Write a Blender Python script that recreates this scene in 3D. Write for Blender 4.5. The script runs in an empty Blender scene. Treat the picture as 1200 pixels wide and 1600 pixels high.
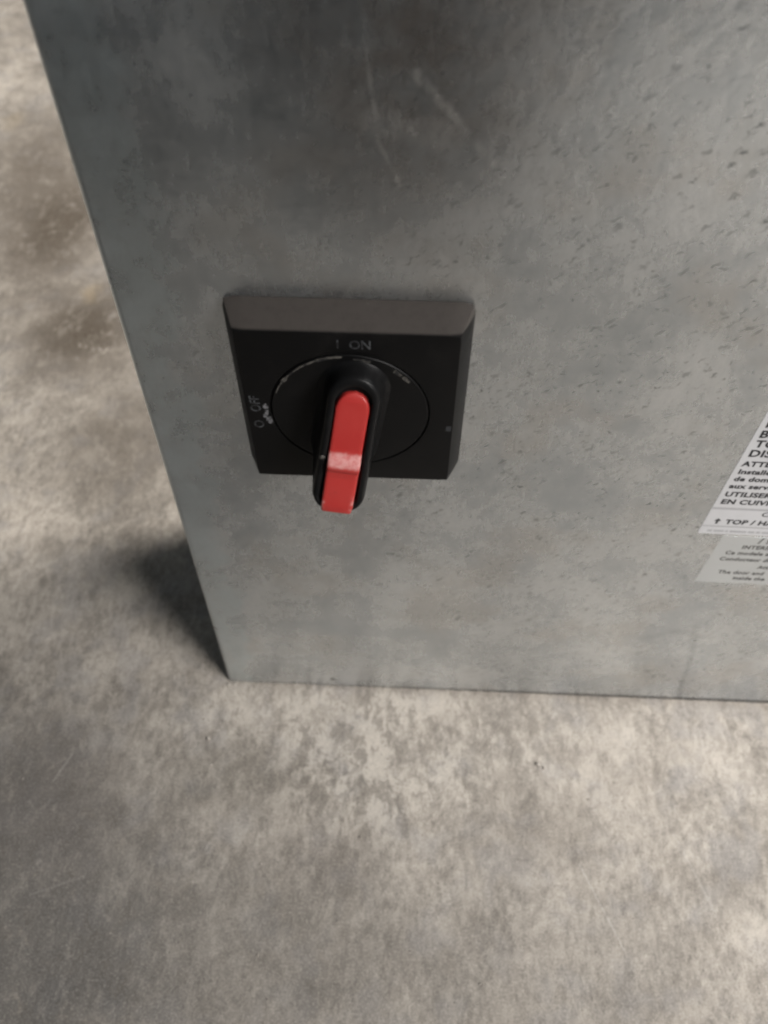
import bpy, bmesh, math, random
from mathutils import Vector, Matrix

random.seed(7)
MM = 0.001
sc = bpy.context.scene
C = sc.collection

# ---------------------------------------------------------------- camera
cd = bpy.data.cameras.new("camera")
cam = bpy.data.objects.new("camera", cd)
C.objects.link(cam)
cam.location = (0.07162, -0.16156, 0.36567)
cam.rotation_mode = 'XYZ'
cam.rotation_euler = (0.6255, -0.0226, 0.0401)
cd.sensor_fit = 'VERTICAL'
cd.sensor_height = 32.0
cd.lens = 1297.83 / 1600.0 * 32.0
cd.clip_start = 0.005
cd.clip_end = 50.0
cd.dof.use_dof = True
cd.dof.focus_distance = 0.235
cd.dof.aperture_fstop = 12.0
sc.camera = cam

# ---------------------------------------------------------------- world, lamps, exposure
w = bpy.data.worlds.new("World")
sc.world = w
w.use_nodes = True
bg = w.node_tree.nodes["Background"]
bg.inputs[0].default_value = (0.62, 0.68, 0.72, 1)
bg.inputs[1].default_value = 0.14


def area(name, loc, target, sx, sy, power, col, spread=180):
    ld = bpy.data.lights.new(name, 'AREA')
    ld.shape = 'RECTANGLE'
    ld.size, ld.size_y = sx, sy
    ld.energy = power
    ld.color = col
    ld.spread = math.radians(spread)
    o = bpy.data.objects.new(name, ld)
    C.objects.link(o)
    o.location = loc
    d = Vector(target) - Vector(loc)
    o.rotation_euler = d.to_track_quat('-Z', 'Y').to_euler()
    return o




def spot(name, loc, target, power, col, size, radius, blend=1.0):
    ld = bpy.data.lights.new(name, 'SPOT')
    ld.energy = power
    ld.color = col
    ld.spot_size = math.radians(size)
    ld.spot_blend = blend
    ld.shadow_soft_size = radius
    o = bpy.data.objects.new(name, ld)
    C.objects.link(o)
    o.location = loc
    o.rotation_euler = (Vector(target) - Vector(loc)).to_track_quat('-Z', 'Y').to_euler()
    return o


spot("work_lamp", (0.86, -0.50, 0.74), (0.26, 0.08, 0.0), 114.0, (1.0, 0.97, 0.94), 55, 0.34)
spot("added_floor_spot", (0.95, -1.15, 1.40), (0.62, -0.86, 0.0), 300.0, (1.0, 0.985, 0.97), 42, 0.15)  # added spot without a known source, brightens the floor mirrored in the panel
area("ceiling_strip_light", (1.35, 0.58, 1.20), (-0.15, 0.62, 0.0), 0.6, 0.6, 13.0, (1.0, 0.955, 0.90), 68)

vs = sc.view_settings
vs.view_transform = 'Standard'
vs.look = 'None'
vs.exposure = 0.0
vs.gamma = 1.0
vs.use_curve_mapping = False
sc.cycles.use_denoising = True
sc.cycles.filter_width = 2.3
sc.cycles.max_bounces = 4
sc.cycles.use_adaptive_sampling = True
sc.cycles.adaptive_threshold = 0.03


# ---------------------------------------------------------------- node helper
class NT:
    def __init__(self, name):
        self.m = bpy.data.materials.new(name)
        self.m.use_nodes = True
        self.t = self.m.node_tree
        self.b = self.t.nodes["Principled BSDF"]

    def n(self, typ, **kw):
        x = self.t.nodes.new(typ)
        for k, v in kw.items():
            setattr(x, k, v)
        return x

    def put(self, sock, v):
        if isinstance(v, bpy.types.NodeSocket):
            self.t.links.new(v, sock)
        else:
            sock.default_value = v

    def coord(self, scale=1000.0, rot=(0, 0, 0), stretch=(1, 1, 1), src=None):
        if src is None:
            src = self.n('ShaderNodeTexCoord').outputs['Object']
        mp = self.n('ShaderNodeMapping')
        self.put(mp.inputs['Vector'], src)
        mp.inputs['Rotation'].default_value = rot
        mp.inputs['Scale'].default_value = tuple(scale * s for s in stretch)
        return mp.outputs[0]

    def noise(self, vec, scale, detail=4.0, rough=0.55, dist=0.0, color=False):
        x = self.n('ShaderNodeTexNoise')
        self.put(x.inputs['Vector'], vec)
        x.inputs['Scale'].default_value = scale
        x.inputs['Detail'].default_value = detail
        x.inputs['Roughness'].default_value = rough
        x.inputs['Distortion'].default_value = dist
        return x.outputs['Color' if color else 'Fac']

    def voro(self, vec, scale, feature='F1', rand=1.0, out='Distance'):
        x = self.n('ShaderNodeTexVoronoi', feature=feature)
        self.put(x.inputs['Vector'], vec)
        x.inputs['Scale'].default_value = scale
        x.inputs['Randomness'].default_value = rand
        return x.outputs[out]

    def ramp(self, v, a, b, lo=0.0, hi=1.0, smooth=True):
        x = self.n('ShaderNodeMapRange', interpolation_type='SMOOTHSTEP' if smooth else 'LINEAR')
        self.put(x.inputs['Value'], v)
        x.inputs['From Min'].default_value = a
        x.inputs['From Max'].default_value = b
        x.inputs['To Min'].default_value = lo
        x.inputs['To Max'].default_value = hi
        return x.outputs[0]

    def math(self, op, a, b=0.0, c=0.0, clamp=False):
        x = self.n('ShaderNodeMath', operation=op, use_clamp=clamp)
        self.put(x.inputs[0], a)
        self.put(x.inputs[1], b)
        self.put(x.inputs[2], c)
        return x.outputs[0]

    def vmath(self, op, a, b=(0, 0, 0), out=0):
        x = self.n('ShaderNodeVectorMath', operation=op)
        self.put(x.inputs[0], a)
        self.put(x.inputs[1], b)
        return x.outputs[out]

    def mul(self, *a):
        r = a[0]
        for k in a[1:]:
            r = self.math('MULTIPLY', r, k)
        return r

    def add(self, *a):
        r = a[0]
        for k in a[1:]:
            r = self.math('ADD', r, k)
        return r

    def mix(self, f, a, b):
        x = self.n('ShaderNodeMix', data_type='RGBA')
        self.put(x.inputs[0], f)
        for s, v in ((x.inputs[6], a), (x.inputs[7], b)):
            self.put(s, v if isinstance(v, bpy.types.NodeSocket) else tuple(v) + (1.0,))
        return x.outputs[2]

    def xyz(self, vec):
        x = self.n('ShaderNodeSeparateXYZ')
        self.put(x.inputs[0], vec)
        return x.outputs

    def seg(self, vec, p0, p1, width, soft=1.0):
        """1 near the straight line from p0 to p1 (mm, 3-D points), 0 away from it"""
        p0, p1 = Vector(p0), Vector(p1)
        d = p1 - p0
        L2 = d.length_squared
        rel = self.vmath('SUBTRACT', vec, tuple(p0))
        t = self.math('DIVIDE', self.vmath('DOT_PRODUCT', rel, tuple(d), out=1), L2, clamp=True)
        sc_ = self.n('ShaderNodeVectorMath', operation='SCALE')
        sc_.inputs[0].default_value = tuple(d)
        self.put(sc_.inputs['Scale'], t)
        dist = self.vmath('DISTANCE', rel, sc_.outputs[0], out=1)
        return self.ramp(dist, width * (1 - 0.5 * soft), width * (1 + soft), 1.0, 0.0)

    def blob(self, vec, c, r, soft=0.6):
        """1 inside an ellipsoid at c (mm) with radii r"""
        rel = self.vmath('SUBTRACT', vec, tuple(c))
        rel = self.vmath('DIVIDE', rel, tuple(r))
        d = self.vmath('LENGTH', rel, out=1)
        return self.ramp(d, 1 - soft, 1 + soft, 1.0, 0.0)

    def bump(self, h, strength=0.3, dist=0.001, normal=None):
        x = self.n('ShaderNodeBump')
        x.inputs['Strength'].default_value = strength
        x.inputs['Distance'].default_value = dist
        self.put(x.inputs['Height'], h)
        if normal is not None:
            self.put(x.inputs['Normal'], normal)
        return x.outputs[0]

    def out(self, base=None, rough=None, metal=None, normal=None, spec=None):
        i = self.b.inputs
        for k, v in (('Base Color', base), ('Roughness', rough), ('Metallic', metal), ('Normal', normal),
                     ('Specular IOR Level', spec)):
            if v is None:
                continue
            if k == 'Base Color' and not isinstance(v, bpy.types.NodeSocket):
                v = tuple(v) + (1.0,)
            self.put(i[k], v)
        return self.m


# ---------------------------------------------------------------- materials
ROT_PLATE = 0.0207


def mat_concrete():
    m = NT("worn_concrete")
    P0 = m.coord()
    # domain warp so that no patch has a clean outline
    wc = m.noise(P0, 0.06, 2, color=True)
    s = m.n('ShaderNodeVectorMath', operation='SCALE')
    m.put(s.inputs[0], m.vmath('SUBTRACT', wc, (0.5, 0.5, 0.5)))
    s.inputs['Scale'].default_value = 18.0
    P = m.vmath('ADD', P0, s.outputs[0])
    wx, wy, wz = m.xyz(wc)
    big = m.noise(P0, 0.016, 3, 0.55, 0.3)
    mid = m.noise(P, 0.038, 6, 0.66)
    Ps = m.coord(1000, (0, 0, math.radians(-14)), (1.0, 0.45, 1.0))
    fine = m.noise(Ps, 0.36, 6, 0.76)
    v = m.add(m.mul(big, 0.28), m.mul(mid, 0.42), m.mul(fine, 0.52))
    t = m.ramp(v, 0.48, 0.73)
    col = m.mix(t, (0.20, 0.178, 0.154), (0.48, 0.434, 0.38))
    # warm and cool drifts
    warm = m.ramp(wx, 0.42, 0.66)
    col = m.mix(m.mul(warm, 0.28), col, (0.34, 0.30, 0.255))
    cool = m.ramp(wy, 0.48, 0.68)
    col = m.mix(m.mul(cool, 0.40), col, (0.28, 0.268, 0.265))
    # pale cement skin, broken edge, in front of the box
    skin_area = m.add(m.blob(P, (70, -34, 0), (32, 24, 30), 0.9), m.mul(m.blob(P, (40, -12, 0), (44, 9, 30), 0.9), 0.45),
                      m.mul(m.blob(P, (165, -18, 0), (75, 14, 30), 0.9), 0.35))
    skin = m.ramp(m.add(m.mul(mid, 0.62), m.mul(fine, 0.38), m.mul(skin_area, 0.13)), 0.555, 0.63)
    col = m.mix(m.mul(skin, 0.55), col, (0.50, 0.455, 0.40))
    # dark worn marks
    dkn = m.noise(P0, 0.085, 5, 0.7)
    col = m.mix(m.mul(m.ramp(dkn, 0.53, 0.74), 0.55), col, (0.13, 0.118, 0.103))
    # fine darker creases
    cr = m.math('ABSOLUTE', m.math('SUBTRACT', dkn, 0.49))
    crm = m.mul(m.ramp(cr, 0.0, 0.022, 1.0, 0.0), m.ramp(wz, 0.46, 0.58))
    col = m.mix(m.mul(crm, 0.42), col, (0.11, 0.10, 0.09))
    brk = m.ramp(m.add(m.mul(dkn, 0.5), m.mul(fine, 0.5)), 0.36, 0.47)
    # brown stains beside the box, with a painted shadow patch at front left
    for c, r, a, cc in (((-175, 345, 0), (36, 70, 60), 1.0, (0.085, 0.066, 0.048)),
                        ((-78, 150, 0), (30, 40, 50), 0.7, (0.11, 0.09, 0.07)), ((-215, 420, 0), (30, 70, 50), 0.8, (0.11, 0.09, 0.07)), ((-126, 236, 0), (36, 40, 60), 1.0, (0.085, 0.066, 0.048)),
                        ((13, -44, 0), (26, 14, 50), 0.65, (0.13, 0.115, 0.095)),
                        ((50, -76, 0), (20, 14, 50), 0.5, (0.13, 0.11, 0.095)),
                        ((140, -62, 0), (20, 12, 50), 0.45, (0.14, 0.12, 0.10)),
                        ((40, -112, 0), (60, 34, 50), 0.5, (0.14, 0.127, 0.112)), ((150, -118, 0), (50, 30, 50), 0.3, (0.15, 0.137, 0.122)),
                        ((-66, -120, 0), (60, 60, 50), 0.7, (0.10, 0.096, 0.092)), ((-80, -50, 0), (26, 30, 50), 0.5, (0.13, 0.12, 0.112)),  # first entry: cast shadow from the camera side, put into the floor colour
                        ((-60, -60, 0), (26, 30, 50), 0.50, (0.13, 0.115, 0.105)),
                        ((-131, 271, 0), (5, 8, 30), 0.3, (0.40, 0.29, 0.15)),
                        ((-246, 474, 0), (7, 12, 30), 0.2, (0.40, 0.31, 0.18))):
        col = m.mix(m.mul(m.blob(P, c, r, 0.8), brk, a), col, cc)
    # scratches
    for a, b, wd, k in (((158, -74, 0), (173, -106, 0), 0.25, 0.6), ((-69, -50, 0), (-64, -38, 0), 0.28, 0.5),
                        ((-66, -96, 0), (-46, -88, 0), 0.3, 0.25), ((200, -60, 0), (214, -96, 0), 0.4, 0.3)):
        col = m.mix(m.mul(m.seg(P0, a, b, wd), brk, k * 0.65), col, (0.56, 0.53, 0.49))
    for a, b, wd, k in (((-12, -36, 0), (12, -44, 0), 0.8, 0.5), ((12, -44, 0), (34, -42, 0), 0.8, 0.5), ((34, -42, 0), (56, -30, 0), 0.8, 0.5)):
        col = m.mix(m.mul(m.seg(P, a, b, wd), brk, k), col, (0.12, 0.105, 0.09))
    # flaked film: crisp-edged pale and dark islands everywhere, densest by the box
    fk = m.noise(m.vmath('ADD', Ps, (400, 90, 0)), 0.13, 8, 0.78)
    near = m.mul(m.blob(P, (66, -36, 0), (60, 34, 40), 0.9), m.ramp(mid, 0.36, 0.58, 0.25, 1.0))
    pl = m.ramp(m.add(fk, m.mul(near, 0.05)), 0.53, 0.60)
    col = m.mix(m.mul(pl, m.add(0.20, m.mul(near, 0.26))), col, (0.52, 0.475, 0.415))
    dl = m.ramp(m.math('SUBTRACT', fk, m.mul(near, 0.05)), 0.46, 0.40)
    col = m.mix(m.mul(dl, m.add(0.36, m.mul(near, 0.26))), col, (0.13, 0.113, 0.094))
    vein = m.ramp(m.math('ABSOLUTE', m.math('SUBTRACT', mid, 0.48)), 0.0, 0.014, 1.0, 0.0)
    col = m.mix(m.mul(vein, near, 0.75), col, (0.12, 0.105, 0.088))
    # pin holes and pale grains
    vn = m.n('ShaderNodeTexVoronoi')
    m.put(vn.inputs['Vector'], P0)
    vn.inputs['Scale'].default_value = 0.34
    vd = vn.outputs['Distance']
    rnd = m.xyz(vn.outputs['Color'])
    hole = m.mul(m.ramp(vd, 0.06, 0.16, 1.0, 0.0), m.ramp(rnd[0], 0.72, 0.8))
    col = m.mix(m.mul(hole, 0.7), col, (0.08, 0.072, 0.065))
    pale = m.mul(m.ramp(vd, 0.08, 0.2, 1.0, 0.0), m.ramp(rnd[0], 0.25, 0.15))
    col = m.mix(m.mul(pale, 0.16), col, (0.60, 0.57, 0.52))
    gn = m.noise(P0, 1.15, 3, 0.75)
    col = m.mix(m.mul(m.ramp(gn, 0.50, 0.66), 0.34), col, (0.13, 0.117, 0.102))
    col = m.mix(m.mul(m.ramp(gn, 0.50, 0.36), 0.26), col, (0.58, 0.54, 0.48))
    h = m.add(m.noise(P0, 0.09, 6, 0.72), m.mul(gn, 0.10))
    nrm = m.bump(h, 0.4, 0.0022)
    return m.out(col, m.ramp(v, 0.4, 0.75, 0.62, 0.8), 0.0, nrm, 0.35)


def mat_galvanised():
    m = NT("galvanised_steel")
    P = m.coord()
    x, y, z = m.xyz(P)
    wc = m.noise(P, 0.028, 4, 0.6, color=True)
    n1, n2, n3 = m.xyz(wc)
    mid = m.noise(P, 0.075, 6, 0.68)
    fine = m.noise(m.coord(1000, (0, math.radians(-58), 0), (1.0, 1.0, 0.38)), 0.5, 4, 0.7)
    t = m.ramp(m.add(m.mul(n1, 0.36), m.mul(mid, 0.40), m.mul(fine, 0.24)), 0.36, 0.64)
    col = m.mix(t, (0.49, 0.53, 0.56), (0.70, 0.72, 0.735))
    col = m.mix(m.mul(m.ramp(n2, 0.5, 0.66), 0.30), col, (0.62, 0.58, 0.54))
    # bluish zinc bloom along the folded left edge, with a wavy rim
    wob = m.mul(m.math('SUBTRACT', n3, 0.5), 44.0)
    edge = m.mul(m.ramp(m.add(x, wob), 11.0, 17.0, 1.0, 0.0), m.ramp(mid, 0.3, 0.6, 0.3, 1.0))
    col = m.mix(m.mul(edge, 0.8), col, (0.60, 0.67, 0.70))
    # cloudy damp marks
    cl = m.ramp(m.add(m.mul(mid, 0.6), m.mul(n2, 0.45)), 0.53, 0.66)
    col = m.mix(m.mul(cl, 0.34), col, (0.38, 0.405, 0.41))
    # small slanting pits, thick at the upper right
    wq = m.vmath('SUBTRACT', m.noise(P, 0.5, 2, color=True), (0.5, 0.5, 0.5))
    ws = m.n('ShaderNodeVectorMath', operation='SCALE')
    m.put(ws.inputs[0], wq)
    ws.inputs['Scale'].default_value = 3.2
    Q = m.vmath('ADD', P, ws.outputs[0])
    Q = m.coord(1.0, (0, math.radians(-52), 0), (1, 1, 1), Q)
    Q = m.vmath('MULTIPLY', Q, (1.0, 0.001, 0.46))
    bias = m.add(m.ramp(x, 20, 130, -0.14, 0.03, False), m.ramp(z, 60, 220, -0.06, 0.02, False))
    vn = m.n('ShaderNodeTexVoronoi')
    m.put(vn.inputs['Vector'], Q)
    vn.inputs['Scale'].default_value = 0.46
    rn = m.xyz(vn.outputs['Color'])
    size = m.ramp(rn[0], 0.0, 1.0, 0.04, 0.32, False)
    sp = m.math('SUBTRACT', vn.outputs['Distance'], size)
    dens = m.ramp(m.add(m.mul(mid, 0.45), m.mul(n3, 0.55), bias), 0.42, 0.50)
    pv = m.mul(m.ramp(sp, -0.14, 0.08, 1.0, 0.0), m.ramp(rn[1], 0.35, 0.6), 0.6)
    an = m.noise(m.vmath('MULTIPLY', Q, (1.0, 1.0, 0.8)), 0.62, 4, 0.72)
    pa = m.ramp(m.add(an, m.mul(m.math('SUBTRACT', mid, 0.5), 0.35)), 0.575, 0.70)
    pit = m.mul(m.math('MAXIMUM', pv, pa), dens)
    col = m.mix(m.mul(pit, 0.74), col, (0.16, 0.165, 0.16))
    # scuffs and a run mark
    scr = 0.0
    for a, b, wd, k in (((73, 0, 286), (82, 0, 277), 0.7, 0.5), ((82, 0, 277), (90, 0, 268), 0.6, 0.25),
                        ((63.5, 0, 290), (66, 0, 272), 0.35, 0.4), ((66, 0, 272), (71, 0, 262), 0.35, 0.35),
                        ((66, 0, 276), (80, 0, 274), 2.2, 0.3)):
        scr = m.math('MAXIMUM', scr, m.mul(m.seg(P, a, b, wd, 1.2), m.ramp(fine, 0.3, 0.6), k))
    wz = m.vmath('ADD', P, m.vmath('MULTIPLY', wq, (2.5, 0, 0)))
    for a, b, wd, k in (((196, 0, 74), (203, 0, 46), 1.0, 0.18), ((203, 0, 46), (207, 0, 20), 0.8, 0.24), ((207, 0, 20), (211, 0, 3), 1.0, 0.36),
                        ((188, 0, 70), (203, 0, 66), 1.6, 0.14), ((178, 0, 62), (190, 0, 70), 1.2, 0.14)):
        col = m.mix(m.mul(m.seg(wz, a, b, wd, 1.0), k), col, (0.19, 0.205, 0.21))
    col = m.mix(m.mul(m.blob(P, (49.5, 0, 8.4), (1.2, 9, 1.1), 0.35), 0.9), col, (0.05, 0.05, 0.05))
    # blurred dark reflection of a person, painted brown high above the switch
    dark_refl = m.mul(m.blob(wz, (72, 0, 300), (26, 30, 44), 0.7), m.ramp(mid, 0.3, 0.65, 0.4, 1.0))
    col = m.mix(m.mul(dark_refl, 0.80), col, (0.17, 0.145, 0.128))
    col = m.mix(scr, col, (0.85, 0.85, 0.84))
    # shade of the gap painted black along the rolled lower edge, wider to the right
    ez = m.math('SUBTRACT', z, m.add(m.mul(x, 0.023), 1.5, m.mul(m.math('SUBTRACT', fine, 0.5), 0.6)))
    edge_shade = m.mul(m.ramp(ez, -0.25, 0.3, 1.0, 0.0), m.ramp(x, 0, 120, 0.45, 0.92, False))
    col = m.mix(edge_shade, col, (0.045, 0.05, 0.055))
    rough = m.add(m.ramp(t, 0, 1, 0.23, 0.31, False), m.mul(pit, 0.25), m.mul(edge, 0.05))
    nrm = m.bump(m.noise(P, 0.25, 6, 0.7), 0.25, 0.0006)
    return m.out(col, rough, m.ramp(t, 0, 1, 0.97, 0.90, False), nrm)


def mat_black_plastic(name, base=0.012, rough=0.42, dust=0.3, scratches=True, top_light=None):
    m = NT(name)
    P = m.coord()
    g = m.noise(P, 1.6, 3, 0.6)
    d = m.ramp(m.noise(P, 0.12, 6, 0.7), 0.5, 0.75)
    col = m.mix(m.mul(d, dust), (base, base, base * 1.05), (0.055, 0.05, 0.046))
    if scratches:
        q = m.vmath('MULTIPLY', m.coord(1000, (0, math.radians(35), 0)), (1.0, 1.0, 0.16))
        v = m.voro(q, 0.18)
        s = m.mul(m.ramp(v, 0.015, 0.05, 1.0, 0.0), m.ramp(m.noise(P, 0.15, 2), 0.48, 0.58))
        col = m.mix(m.mul(s, 0.55), col, (0.30, 0.29, 0.27))
    if top_light:                                   # light from above painted as a dusty tone on the plate's sloping top edge
        pz = m.math('SUBTRACT', m.xyz(P)[2], m.mul(m.xyz(P)[0], ROT_PLATE))
        td = m.mul(m.ramp(pz, top_light, top_light + 0.4), m.ramp(m.noise(P, 0.4, 4, 0.7), 0.25, 0.6, 0.85, 1.0))
        col = m.mix(m.mul(td, 0.8), col, (0.075, 0.066, 0.060))
    nrm = m.bump(m.add(g, m.mul(m.noise(P, 5.0, 2), 0.6)), 0.12, 0.0003)
    return m.out(col, m.add(rough, m.mul(d, 0.12)), 0.0, nrm, 0.13)


def mat_red_plastic():
    m = NT("red_plastic")
    tc = m.n('ShaderNodeTexCoord')
    P = m.coord()
    at = m.n('ShaderNodeAttribute', attribute_name='along')       # millimetres along the insert
    v = at.outputs['Fac']
    n1 = m.noise(P, 0.7, 5, 0.65)
    fade = m.ramp(m.noise(P, 0.15, 4), 0.35, 0.7)
    col = m.mix(m.mul(fade, 0.35), (0.42, 0.028, 0.025), (0.50, 0.055, 0.047))
    vv = m.add(v, m.mul(m.math('SUBTRACT', n1, 0.5), 1.6))
    scuff = m.mul(m.ramp(vv, -6.8, -5.4), m.ramp(vv, -3.8, -2.6, 1.0, 0.0))
    scuff = m.mul(scuff, m.ramp(m.noise(P, 0.55, 4, 0.65), 0.3, 0.62, 0.35, 1.0))
    col = m.mix(m.mul(scuff, 0.62), col, (0.66, 0.40, 0.38))
    ed = m.n('ShaderNodeAttribute', attribute_name='rim').outputs['Fac']
    low = m.mul(ed, m.ramp(v, -20.5, -15.0, 1.0, 0.0), m.ramp(m.noise(P, 0.5, 3), 0.42, 0.6), m.ramp(v, -21.8, -20, 0, 1))
    col = m.mix(m.mul(low, 0.6), col, (0.70, 0.42, 0.40))
    grime = m.ramp(m.noise(P, 0.3, 5, 0.7), 0.55, 0.75)
    col = m.mix(m.mul(grime, 0.25), col, (0.25, 0.03, 0.028))
    nrm = m.bump(m.add(n1, m.mul(m.noise(P, 4.0, 2), 0.4)), 0.15, 0.0003)
    return m.out(col, m.add(0.33, m.mul(scuff, 0.3)), 0.0, nrm, 0.5)


def mat_print(name, colour, patch=0.4, under=(0.014, 0.014, 0.015), sc_=0.9, rough=0.6):
    """worn ink: breaks up towards the colour of what it is printed on"""
    m = NT(name)
    P = m.coord()
    k = m.ramp(m.noise(P, sc_, 4, 0.65), patch - 0.12, patch + 0.12)
    return m.out(m.mix(k, under, colour), rough, 0.0, None, 0.3)


def mat_paper(name, base, tint):
    m = NT(name)
    P = m.coord()
    n1 = m.ramp(m.noise(P, 0.08, 6, 0.65), 0.4, 0.7)
    return m.out(m.mix(m.mul(n1, 0.5), base, tint), 0.45, 0.0, m.bump(m.noise(P, 0.3, 3), 0.08, 0.0004), 0.4)


M_CONC = mat_concrete()
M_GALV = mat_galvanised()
M_PLATE = mat_black_plastic("black_plate_plastic", 0.0045, 0.42, 0.08, True, 199.62 - 60.05 * 0.0207 + 28.0)
M_DIAL = mat_black_plastic("black_dial_plastic", 0.005, 0.45, 0.08)
M_HANDLE = mat_black_plastic("black_handle_plastic", 0.007, 0.34, 0.12, False)
M_RED = mat_red_plastic()
M_INK_W = mat_print("worn_white_print", (0.085, 0.09, 0.097), 0.48)
M_FLECK = mat_print("smeared_white_print", (0.20, 0.20, 0.21), 0.47, sc_=1.3)
M_DUST = mat_print("dust_in_groove", (0.12, 0.112, 0.10), 0.50, sc_=0.6)
M_PAPER = mat_paper("white_label_film", (0.52, 0.52, 0.535), (0.46, 0.46, 0.47))
M_SILVER = mat_paper("silver_label_film", (0.60, 0.625, 0.64), (0.56, 0.58, 0.595))
M_SILVER.node_tree.nodes["Principled BSDF"].inputs["Metallic"].default_value = 0.7
M_SILVER.node_tree.nodes["Principled BSDF"].inputs["Roughness"].default_value = 0.36
M_INK_K = mat_print("black_ink", (0.02, 0.02, 0.022), 0.18, (0.3, 0.3, 0.3))
M_INK_G = mat_print("grey_ink", (0.07, 0.07, 0.068), 0.30, (0.28, 0.28, 0.27))
M_RULE = mat_print("pale_grey_ink", (0.36, 0.36, 0.37), 0.2, (0.5, 0.5, 0.5))
M_GRIT = NT("grit")
_oi = M_GRIT.n('ShaderNodeTexCoord').outputs['Object']
M_GRIT = M_GRIT.out(M_GRIT.mix(M_GRIT.ramp(M_GRIT.noise(M_GRIT.coord(), 0.6, 2), 0.4, 0.6), (0.12, 0.10, 0.085), (0.48, 0.44, 0.39)), 0.8)
M_SEAL = NT("dark_gasket").out((0.02, 0.022, 0.025), 0.7)


# ---------------------------------------------------------------- mesh helpers
def link(name, me, mat, parent=None, smooth=True, angle=35):
    o = bpy.data.objects.new(name, me)
    C.objects.link(o)
    me.materials.append(mat)
    if smooth:
        for p in me.polygons:
            p.use_smooth = True
        me.set_sharp_from_angle(angle=math.radians(angle))
    if parent:
        o.parent = parent
    return o


def mesh(name, verts, faces):
    me = bpy.data.meshes.new(name)
    me.from_pydata([tuple(c * MM for c in v) for v in verts], [], faces)
    me.validate()
    bm = bmesh.new()
    bm.from_mesh(me)
    bmesh.ops.recalc_face_normals(bm, faces=bm.faces)
    bm.to_mesh(me)
    bm.free()
    return me


def loft(rings, cap0=True, cap1=True):
    """rings: equal-length closed loops of points"""
    n = len(rings[0])
    vs_, fs = [], []
    for r in rings:
        vs_ += r
    for i in range(len(rings) - 1):
        a, b = i * n, (i + 1) * n
        for k in range(n):
            fs.append((a + k, a + (k + 1) % n, b + (k + 1) % n, b + k))
    if cap0:
        fs.append(tuple(range(n)))
    if cap1:
        fs.append(tuple((len(rings) - 1) * n + k for k in range(n)))
    return vs_, fs


# ---------------------------------------------------------------- floor
fl = mesh("floor", [(-2500, -2500, 0), (2500, -2500, 0), (2500, 2500, 0), (-2500, 2500, 0)], [(0, 1, 2, 3)])
floor = link("floor", fl, M_CONC, None, False)
floor["kind"] = "structure"

# ---------------------------------------------------------------- enclosure
root = bpy.data.objects.new("electrical_enclosure", None)
C.objects.link(root)
root.empty_display_size = 0.05
root["label"] = "grey galvanised steel box with black rotary switch, standing on the concrete floor"
root["category"] = "electrical box"

W_, D_, H_ = 700.0, 96.0, 500.0


def rr(x0, y0, x1, y1, r, n=6):
    pts = []
    for cx, cy, a0 in ((x1 - r, y0 + r, -90), (x1 - r, y1 - r, 0), (x0 + r, y1 - r, 90), (x0 + r, y0 + r, 180)):
        for i in range(n + 1):
            a = math.radians(a0 + 90 * i / n)
            pts.append((cx + r * math.cos(a), cy + r * math.sin(a)))
    return pts


def zlow(x):
    return 0.25 + max(0.0, x) * 0.0068


rings = []
for k in range(7):                                   # rolled lower edge, wider towards the right
    an = math.radians(90 * k / 6)
    ring = []
    for x, y in rr(0, 0, W_, D_, 2.4):
        rb = 1.0 + max(0.0, x) * 0.0075
        ins, dz = rb * (1 - math.sin(an)), rb * (1 - math.cos(an))
        qx = x + ins * (1 if x < W_ / 2 else -1) * (1.0 if min(x, W_ - x) < 2.5 else 0.0)
        qy = y + ins * (1 if y < D_ / 2 else -1) * (1.0 if min(y, D_ - y) < 2.5 else 0.0)
        ring.append((qx, qy, zlow(x) + dz))
    rings.append(ring)
for inset, z in ((0.0, H_ - 2.0), (0.4, H_ - 0.7), (1.6, H_)):
    rings.append([(x, y, z) for x, y in rr(inset, inset, W_ - inset, D_ - inset, 2.4)])
v, f = loft(rings)
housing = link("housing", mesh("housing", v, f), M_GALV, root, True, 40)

# ---------------------------------------------------------------- rotary switch
CX, CZ, ROT = 60.05, 199.62, 0.0207


def on_plate(u, vv, y, rot=ROT):
    c, s = math.cos(rot), math.sin(rot)
    return (CX + c * u - s * vv, y, CZ + s * u + c * vv)


sw = bpy.data.objects.new("rotary_switch", None)
C.objects.link(sw)
sw.empty_display_size = 0.03
sw.parent = root
sw["label"] = "black square rotary switch with red and black handle"

N = 128


def sq(half, corner):
    """square with rounded corners sampled so that index k always lies at the same angle"""
    out = []
    for k in range(N):
        a = 2 * math.pi * k / N
        ca, sa = math.cos(a), math.sin(a)
        t = half / max(abs(ca), abs(sa))
        px, py = t * ca, t * sa
        c = half - corner
        if abs(px) > c and abs(py) > c:                       # pull the corner onto its arc
            qx, qy = math.copysign(c, px), math.copysign(c, py)
            # solve |t*(ca,sa) - (qx,qy)| = corner for the outer root
            B = ca * qx + sa * qy
            disc = B * B - (qx * qx + qy * qy - corner * corner)
            t = B + math.sqrt(max(disc, 0))
            px, py = t * ca, t * sa
        out.append((px, py))
    return out


def circ(r):
    return [(r * math.cos(2 * math.pi * k / N), r * math.sin(2 * math.pi * k / N)) for k in range(N)]


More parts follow.
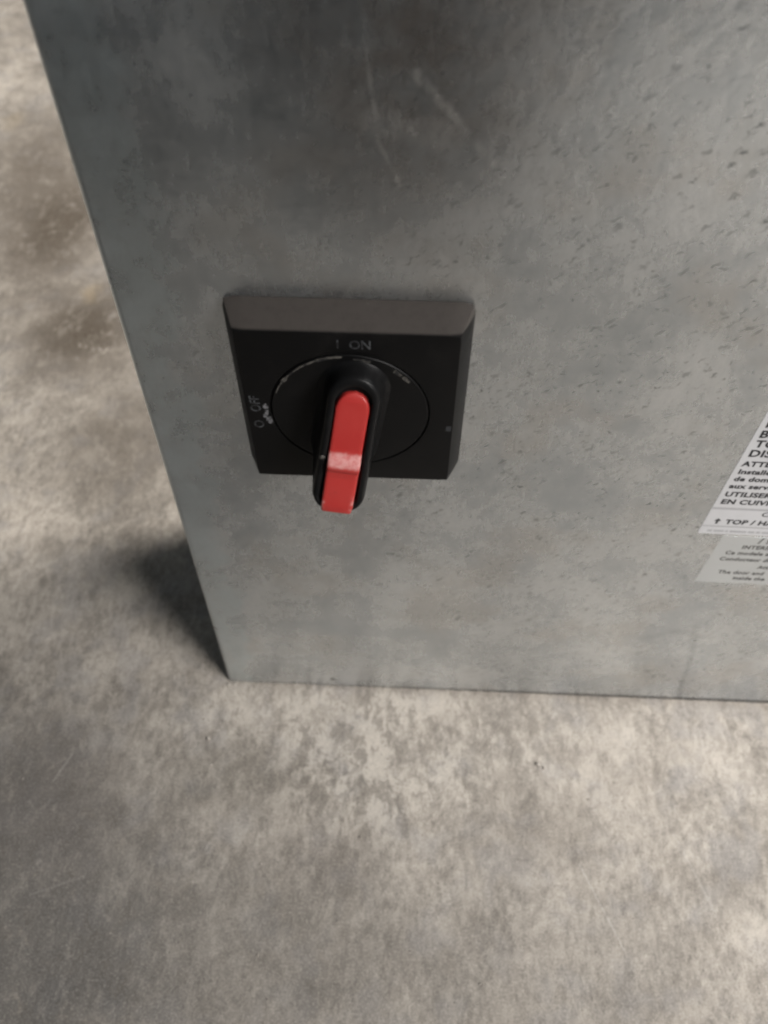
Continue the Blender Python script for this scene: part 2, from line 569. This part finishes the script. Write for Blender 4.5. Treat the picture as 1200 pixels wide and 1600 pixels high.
FY = -9.1
lev = [(sq(31.2, 2.0), 0.3), (sq(31.45, 2.0), -0.7), (sq(31.3, 1.9), -1.2), (sq(28.1, 0.7), FY + 0.2), (sq(27.95, 0.6), FY + 0.04), (sq(27.7, 0.5), FY),
       (circ(21.65), FY), (circ(21.5), FY + 0.12), (circ(21.42), FY + 1.0), (circ(18.0), FY + 1.0)]
v, f = loft([[on_plate(a, b, y) for a, b in ring] for ring, y in lev])
plate = link("mounting_plate", mesh("mounting_plate", v, f), M_PLATE, sw, True, 28)

lev = [(circ(21.1), FY + 1.2), (circ(21.1), FY + 0.15), (circ(20.85), FY - 0.12), (circ(20.2), FY - 0.16), (circ(16.0), FY - 0.1), (circ(9), FY - 0.1)]
v, f = loft([[on_plate(a, b, y) for a, b in ring] for ring, y in lev])
dial = link("dial", mesh("dial", v, f), M_DIAL, sw, True, 40)

# small moulded notch at the right edge of the plate front
v, f = loft([[on_plate(26.9 + a, -5.2 + b, y) for a, b in ((-0.7, -1.0), (0.7, -1.0), (0.7, 1.0), (-0.7, 1.0))] for y in (FY + 0.3, FY - 0.05)])
link("notch", mesh("notch", v, f), M_SEAL, sw, False)

# handle: long tapering grip, low at the top and tall at its lower end
HR = -0.135
HV = -0.8
Y0 = FY - 0.05


def yf(vv):
    return -14.6 - (19.0 - vv) * 0.262


def grip(w, vt, vb, kb=0.85, n=14, m_=10):
    """outline of the grip: half circle at the top, flatter rounding at the bottom"""
    pts = []
    for i in range(n + 1):
        a = math.pi * i / n
        pts.append((w * math.cos(a), vt - w + w * math.sin(a)))
    hb = w * kb
    for i in range(1, m_):
        t = i / m_
        pts.append((-w, (vt - w) + (vb + hb - (vt - w)) * t))
    for i in range(n + 1):
        a = math.pi + math.pi * i / n
        pts.append((w * math.cos(a), vb + hb + hb * math.sin(a)))
    for i in range(1, m_):
        t = i / m_
        pts.append((w, (vb + hb) + (vt - w - (vb + hb)) * t))
    return pts


def handle_ring(w, vt, vb, frac, drop=0.0):
    out = []
    for u, vv in grip(w, vt, vb):
        flare = 1.0 + 0.10 * max(0.0, min(1.0, (4 - vv) / 24.0)) * (frac > 0.3)
        uu = u * flare
        out.append(on_plate(uu, vv + HV, Y0 + (yf(vv) - Y0) * frac + drop, HR))
    return out


hr = [handle_ring(9.6, 20.4, -20.5, -0.03), handle_ring(9.3, 20.2, -20.6, 0.03), handle_ring(8.3, 19.9, -21.6, 0.12), handle_ring(7.4, 19.6, -22.4, 0.35),
      handle_ring(7.0, 19.4, -22.9, 0.68), handle_ring(6.75, 19.2, -23.1, 0.88), handle_ring(6.5, 18.9, -23.05, 0.95),
      handle_ring(6.05, 18.45, -22.8, 0.993), handle_ring(5.6, 18.0, -22.4, 1.0), handle_ring(4.95, 17.2, -22.0, 0.995),
      handle_ring(4.75, 16.9, -21.8, 0.97), handle_ring(4.7, 16.8, -21.7, 1.0, 2.2)]
v, f = loft(hr)
handle = link("handle", mesh("handle", v, f), M_HANDLE, sw, True, 50)


# red insert lying in the grip
def red_y(vv):
    pts = [(14.2, 1.6), (13.4, 0.9), (12.0, 0.55), (5.0, 0.45), (-2.6, 0.4), (-3.3, 0.25), (-5.4, -1.55), (-6.2, -1.95), (-7.0, -1.75),
           (-8.6, -0.95), (-10.5, -0.75), (-13.5, -0.85), (-20.0, -0.8), (-22.0, -0.55), (-23.0, 0.1), (-23.5, 1.3), (-23.8, 3.0)]
    for (a, ya), (b, yb) in zip(pts, pts[1:]):
        if a >= vv >= b:
            t = (a - vv) / (a - b)
            t = t * t * (3 - 2 * t)
            return yf(vv) + ya + (yb - ya) * t
    return yf(vv) + pts[-1][1]


NR, NC = 84, 15
verts, faces, along, rim = [], [], [], []
VT, VB = 14.2, -23.75
for i in range(NR + 1):
    t = i / NR
    vv = VT + (VB - VT) * t
    hw = 4.42
    if vv > VT - 5.2:
        q = (vv - (VT - 5.2)) / 5.2
        hw = 4.42 * math.sqrt(max(0.0, 1 - q ** 2.2)) + 0.05
    if vv < -20.0:
        q = (-20.0 - vv) / (-20.0 - VB)
        hw *= 1 - 0.16 * q * q
    ys = red_y(vv)
    for j in range(NC):
        s_ = -1 + 2 * j / (NC - 1)
        if j in (0, NC - 1):
            u, y = math.copysign(hw, s_), ys + 2.4
        else:
            s_ = -1 + 2 * (j - 1) / (NC - 3)
            u = hw * math.sin(s_ * math.pi / 2) ** 1 if abs(s_) < 1 else hw * s_
            e = abs(s_)
            y = ys + 0.55 * max(0.0, (e - 0.72) / 0.28) ** 2 - 0.10 * (1 - e * e)
        verts.append(on_plate(u, vv + HV, y, HR))
        along.append(vv)
        rim.append(1.0 if abs(s_) > 0.6 else 0.0)
for i in range(NR):
    for j in range(NC - 1):
        a = i * NC + j
        faces.append((a, a + 1, a + NC + 1, a + NC))
me = mesh("handle_insert", verts, faces)
for nm, dat in (("along", along), ("rim", rim)):
    at = me.attributes.new(nm, 'FLOAT', 'POINT')
    at.data.foreach_set("value", dat)
insert = link("handle_insert", me, M_RED, sw, True, 60)
insert["label"] = "red plastic insert with a pale scuffed ledge"


# ---------------------------------------------------------------- lettering
def letters(name, body, size, place, mat, parent, bold=0.0, align='LEFT', width=1.0, space=1.0):
    """place(a, b) -> world mm for text-plane coordinates in mm; size is cap height in mm"""
    cu = bpy.data.curves.new(name, 'FONT')
    cu.body = body
    cu.align_x = align
    cu.size = 1.0
    cu.offset = bold
    cu.space_character = space
    cu.resolution_u = 3
    tmp = bpy.data.objects.new(name, cu)
    C.objects.link(tmp)
    bpy.context.view_layer.update()
    src = tmp.to_mesh()
    k = size / 0.70
    vs_ = [place(p.co.x * k * width, p.co.y * k) for p in src.vertices]
    fs = [tuple(p.vertices) for p in src.polygons]
    tmp.to_mesh_clear()
    bpy.data.objects.remove(tmp)
    bpy.data.curves.remove(cu)
    me_ = bpy.data.meshes.new(name)
    me_.from_pydata([tuple(c * MM for c in q) for q in vs_], [], fs)
    return link(name, me_, mat, parent, False)


TY = FY - 0.03
letters("lettering", "I", 2.7, lambda a, b: on_plate(-2.3 + a, 23.3 + b, TY), M_INK_W, sw, 0.012, 'CENTER')
letters("lettering", "ON", 2.7, lambda a, b: on_plate(3.3 + a, 23.2 + b, TY), M_INK_W, sw, 0.012, 'CENTER', 0.9)
letters("lettering", "O", 2.7, lambda a, b: on_plate(-23.9 - b, -5.6 + a, TY), M_INK_W, sw, 0.012, 'CENTER')
letters("lettering", "OFF", 2.7, lambda a, b: on_plate(-24.1 - b, 2.4 + a, TY), M_INK_W, sw, 0.012, 'CENTER', 0.9)


def arc(name, segs, r0, mat, y):
    """a worn printed ring: runs of (angle0, angle1, width0, width1)"""
    for a0, a1, w0, w1 in segs:
        vv_, ff = [], []
        n = max(6, int(abs(a1 - a0) / 2))
        for i in range(n + 1):
            t = i / n
            a = math.radians(a0 + (a1 - a0) * t)
            wd = (w0 + (w1 - w0) * t) * (0.75 + 0.5 * random.random())
            rr_ = r0 + 0.12 * (random.random() - 0.5)
            for r in (rr_ - wd / 2, rr_ + wd / 2):
                vv_.append(on_plate(r * math.cos(a), r * math.sin(a), y))
        for i in range(n):
            ff.append((2 * i, 2 * i + 1, 2 * i + 3, 2 * i + 2))
        link(name, mesh(name, vv_, ff), mat, sw, False)


arc("dial_mark", [(160, 147, 0.25, 0.5), (147, 141, 1.1, 0.9), (141, 112, 0.35, 0.55), (112, 94, 0.9, 0.6)], 20.5, M_DUST, FY - 0.2)
arc("dial_mark", [(86, 73, 0.5, 1.4), (54, 47, 1.3, 0.9), (45, 38, 1.2, 0.6)], 19.9, M_DUST, FY - 0.2)
# rubbed white flecks beside OFF
for (u, vv, a, b) in ((-22.7, 1.4, 0.85, 1.3), (-22.6, -0.9, 0.6, 1.3), (-22.2, -3.6, 0.9, 1.5), (-23.3, -2.2, 0.4, 0.6)):
    pts = []
    for k in range(14):
        an = 2 * math.pi * k / 14
        q = 0.75 + 0.5 * random.random()
        pts.append(on_plate(u + a * q * math.cos(an), vv + b * q * math.sin(an), TY - 0.01))
    link("paint_fleck", mesh("paint_fleck", pts, [tuple(range(14))]), M_FLECK, sw, False)

# dust nick on the left flank of the grip
nb = bmesh.new()
bmesh.ops.create_icosphere(nb, subdivisions=2, radius=1.0)
p = on_plate(-5.9, -5.2 + HV, yf(-5.2) + 0.15, HR)
for q in nb.verts:
    q.co = Vector((p[0] + q.co.x * 0.8 * random.uniform(.7, 1.2), p[1] + q.co.y * 0.5, p[2] + q.co.z * 0.9 * random.uniform(.7, 1.2))) * MM
me = bpy.data.meshes.new("dirt_crumb")
nb.to_mesh(me)
nb.free()
link("dirt_crumb", me, M_DUST, sw)


# ---------------------------------------------------------------- labels stuck on the box
def film(name, x0, z0, x1, z1, mat, y, th=0.12, r=0.8):
    pts = rr(x0, z0, x1, z1, r, 4)
    v_, f_ = loft([[(a, y, b) for a, b in pts], [(a, y - th, b) for a, b in pts]])
    return link(name, mesh(name, v_, f_), mat, root, False)


lab = film("warning_label", 175.3, 138.5, 262.0, 232.0, M_PAPER, 0.02)
lab["label"] = "white warning label with bold black text"
LY = -0.13


def line(parent, txt, x, z, cap, mat, bold, y=LY, width=0.92):
    letters("lettering", txt, cap, lambda a, b: (x + a, y, z + b), mat, parent, bold, 'LEFT', width, 1.06)


for txt, x, z, cap, bold in (("RISQUE", 176.9, 191.6, 3.0, 0.035), ("BEFORE", 176.8, 187.2, 3.0, 0.035), ("TO", 177.1, 183.0, 3.0, 0.035), ("DISCONNECT", 176.9, 178.7, 3.0, 0.035),
                             ("ATTENTION", 176.8, 174.2, 2.25, 0.042), ("Installer", 176.9, 170.5, 2.15, 0.042), ("de dommages", 176.9, 167.0, 2.15, 0.042),
                             ("aux services", 176.8, 163.4, 2.15, 0.042), ("UTILISER", 176.9, 159.2, 2.3, 0.042), ("EN CUIVRE", 177.0, 155.3, 2.3, 0.042),
                             ("Co", 192.2, 149.3, 2.3, 0.02), ("TOP / HAUT", 182.2, 144.5, 2.35, 0.042)):
    line(lab, txt, x, z, cap, M_INK_K, bold, LY, 1.05 if cap > 2.9 else 1.08)
# arrow mark before TOP
arw = [(178.3, 145.9), (179.5, 147.3), (180.7, 145.9), (179.9, 145.9), (179.9, 144.3), (179.1, 144.3), (179.1, 145.9)]
link("arrow_mark", mesh("arrow_mark", [(a, LY, b) for a, b in arw], [tuple(range(7))]), M_INK_K, lab, False)


def bar(name, x0, z0, x1, z1, mat, parent, y=LY):
    return link(name, mesh(name, [(x0, y, z0), (x1, y, z0), (x1, y, z1), (x0, y, z1)], [(0, 1, 2, 3)]), mat, parent, False)


bar("rule", 175.5, 152.2, 261.8, 153.3, M_RULE, lab)
bar("rule", 175.5, 142.6, 261.8, 143.3, M_RULE, lab)
xx = 178.0
for wd in (1.6, 3.4, 0.9, 5.6, 2.2, 1.4, 3.0):
    bar("small_print", xx, 139.7, xx + wd, 140.9, M_RULE, lab)
    xx += wd + 0.5

lab2 = film("door_label", 184.2, 108.0, 250.0, 137.4, M_SILVER, 0.02, 0.06)
lab2["label"] = "pale silver label with small grey text"
LY2 = -0.07
for txt, x, z, cap in (("/ !", 197.3, 134.0, 3.0), ("INTERIEUR", 193.0, 130.3, 2.1), ("Ce modele a", 188.6, 126.6, 2.1), ("Conducteur de", 188.0, 122.7, 2.1),
                       ("Attention", 203.0, 118.3, 2.0), ("The door and", 190.4, 114.2, 2.1), ("inside the", 197.0, 110.5, 2.1)):
    line(lab2, txt, x, z, cap, M_INK_G, 0.032, LY2, 0.92)

# ---------------------------------------------------------------- loose grit on the floor
gb = bmesh.new()
for i in range(170):
    if i < 110:
        x, y = random.uniform(-70, 230), random.uniform(-140, -1)
    else:
        x, y = random.uniform(-260, -4), random.uniform(-60, 420)
    r = random.choice((0.18, 0.22, 0.25, 0.3, 0.35, 0.5)) * random.uniform(0.7, 1.2)
    n0 = len(gb.verts)
    g = bmesh.ops.create_icosphere(gb, subdivisions=1, radius=1.0)
    for q in g['verts']:
        c = q.co
        j = random.uniform(0.7, 1.2)
        q.co = Vector((x + c.x * r * j * 1.3, y + c.y * r * j, r * 0.45 + c.z * r * 0.6 * j)) * MM
for x, y, r in ((143.5, -32.7, 1.1), (146.0, -34.0, 0.7), (-5, -28.1, 0.9), (0.5, -1.6, 0.8), (3.0, -1.4, 0.6), (12, -1.5, 0.5)):
    g = bmesh.ops.create_icosphere(gb, subdivisions=1, radius=1.0)
    for q in g['verts']:
        c = q.co
        j = random.uniform(0.7, 1.2)
        q.co = Vector((x + c.x * r * j, y + c.y * r * j, r * 0.5 + c.z * r * 0.7 * j)) * MM
me = bpy.data.meshes.new("floor_grit")
gb.to_mesh(me)
gb.free()
grit = link("floor_grit", me, M_GRIT, None, False)
grit["kind"] = "stuff"
grit["label"] = "loose pale grit and crumbs scattered on the concrete floor"
grit["category"] = "grit"
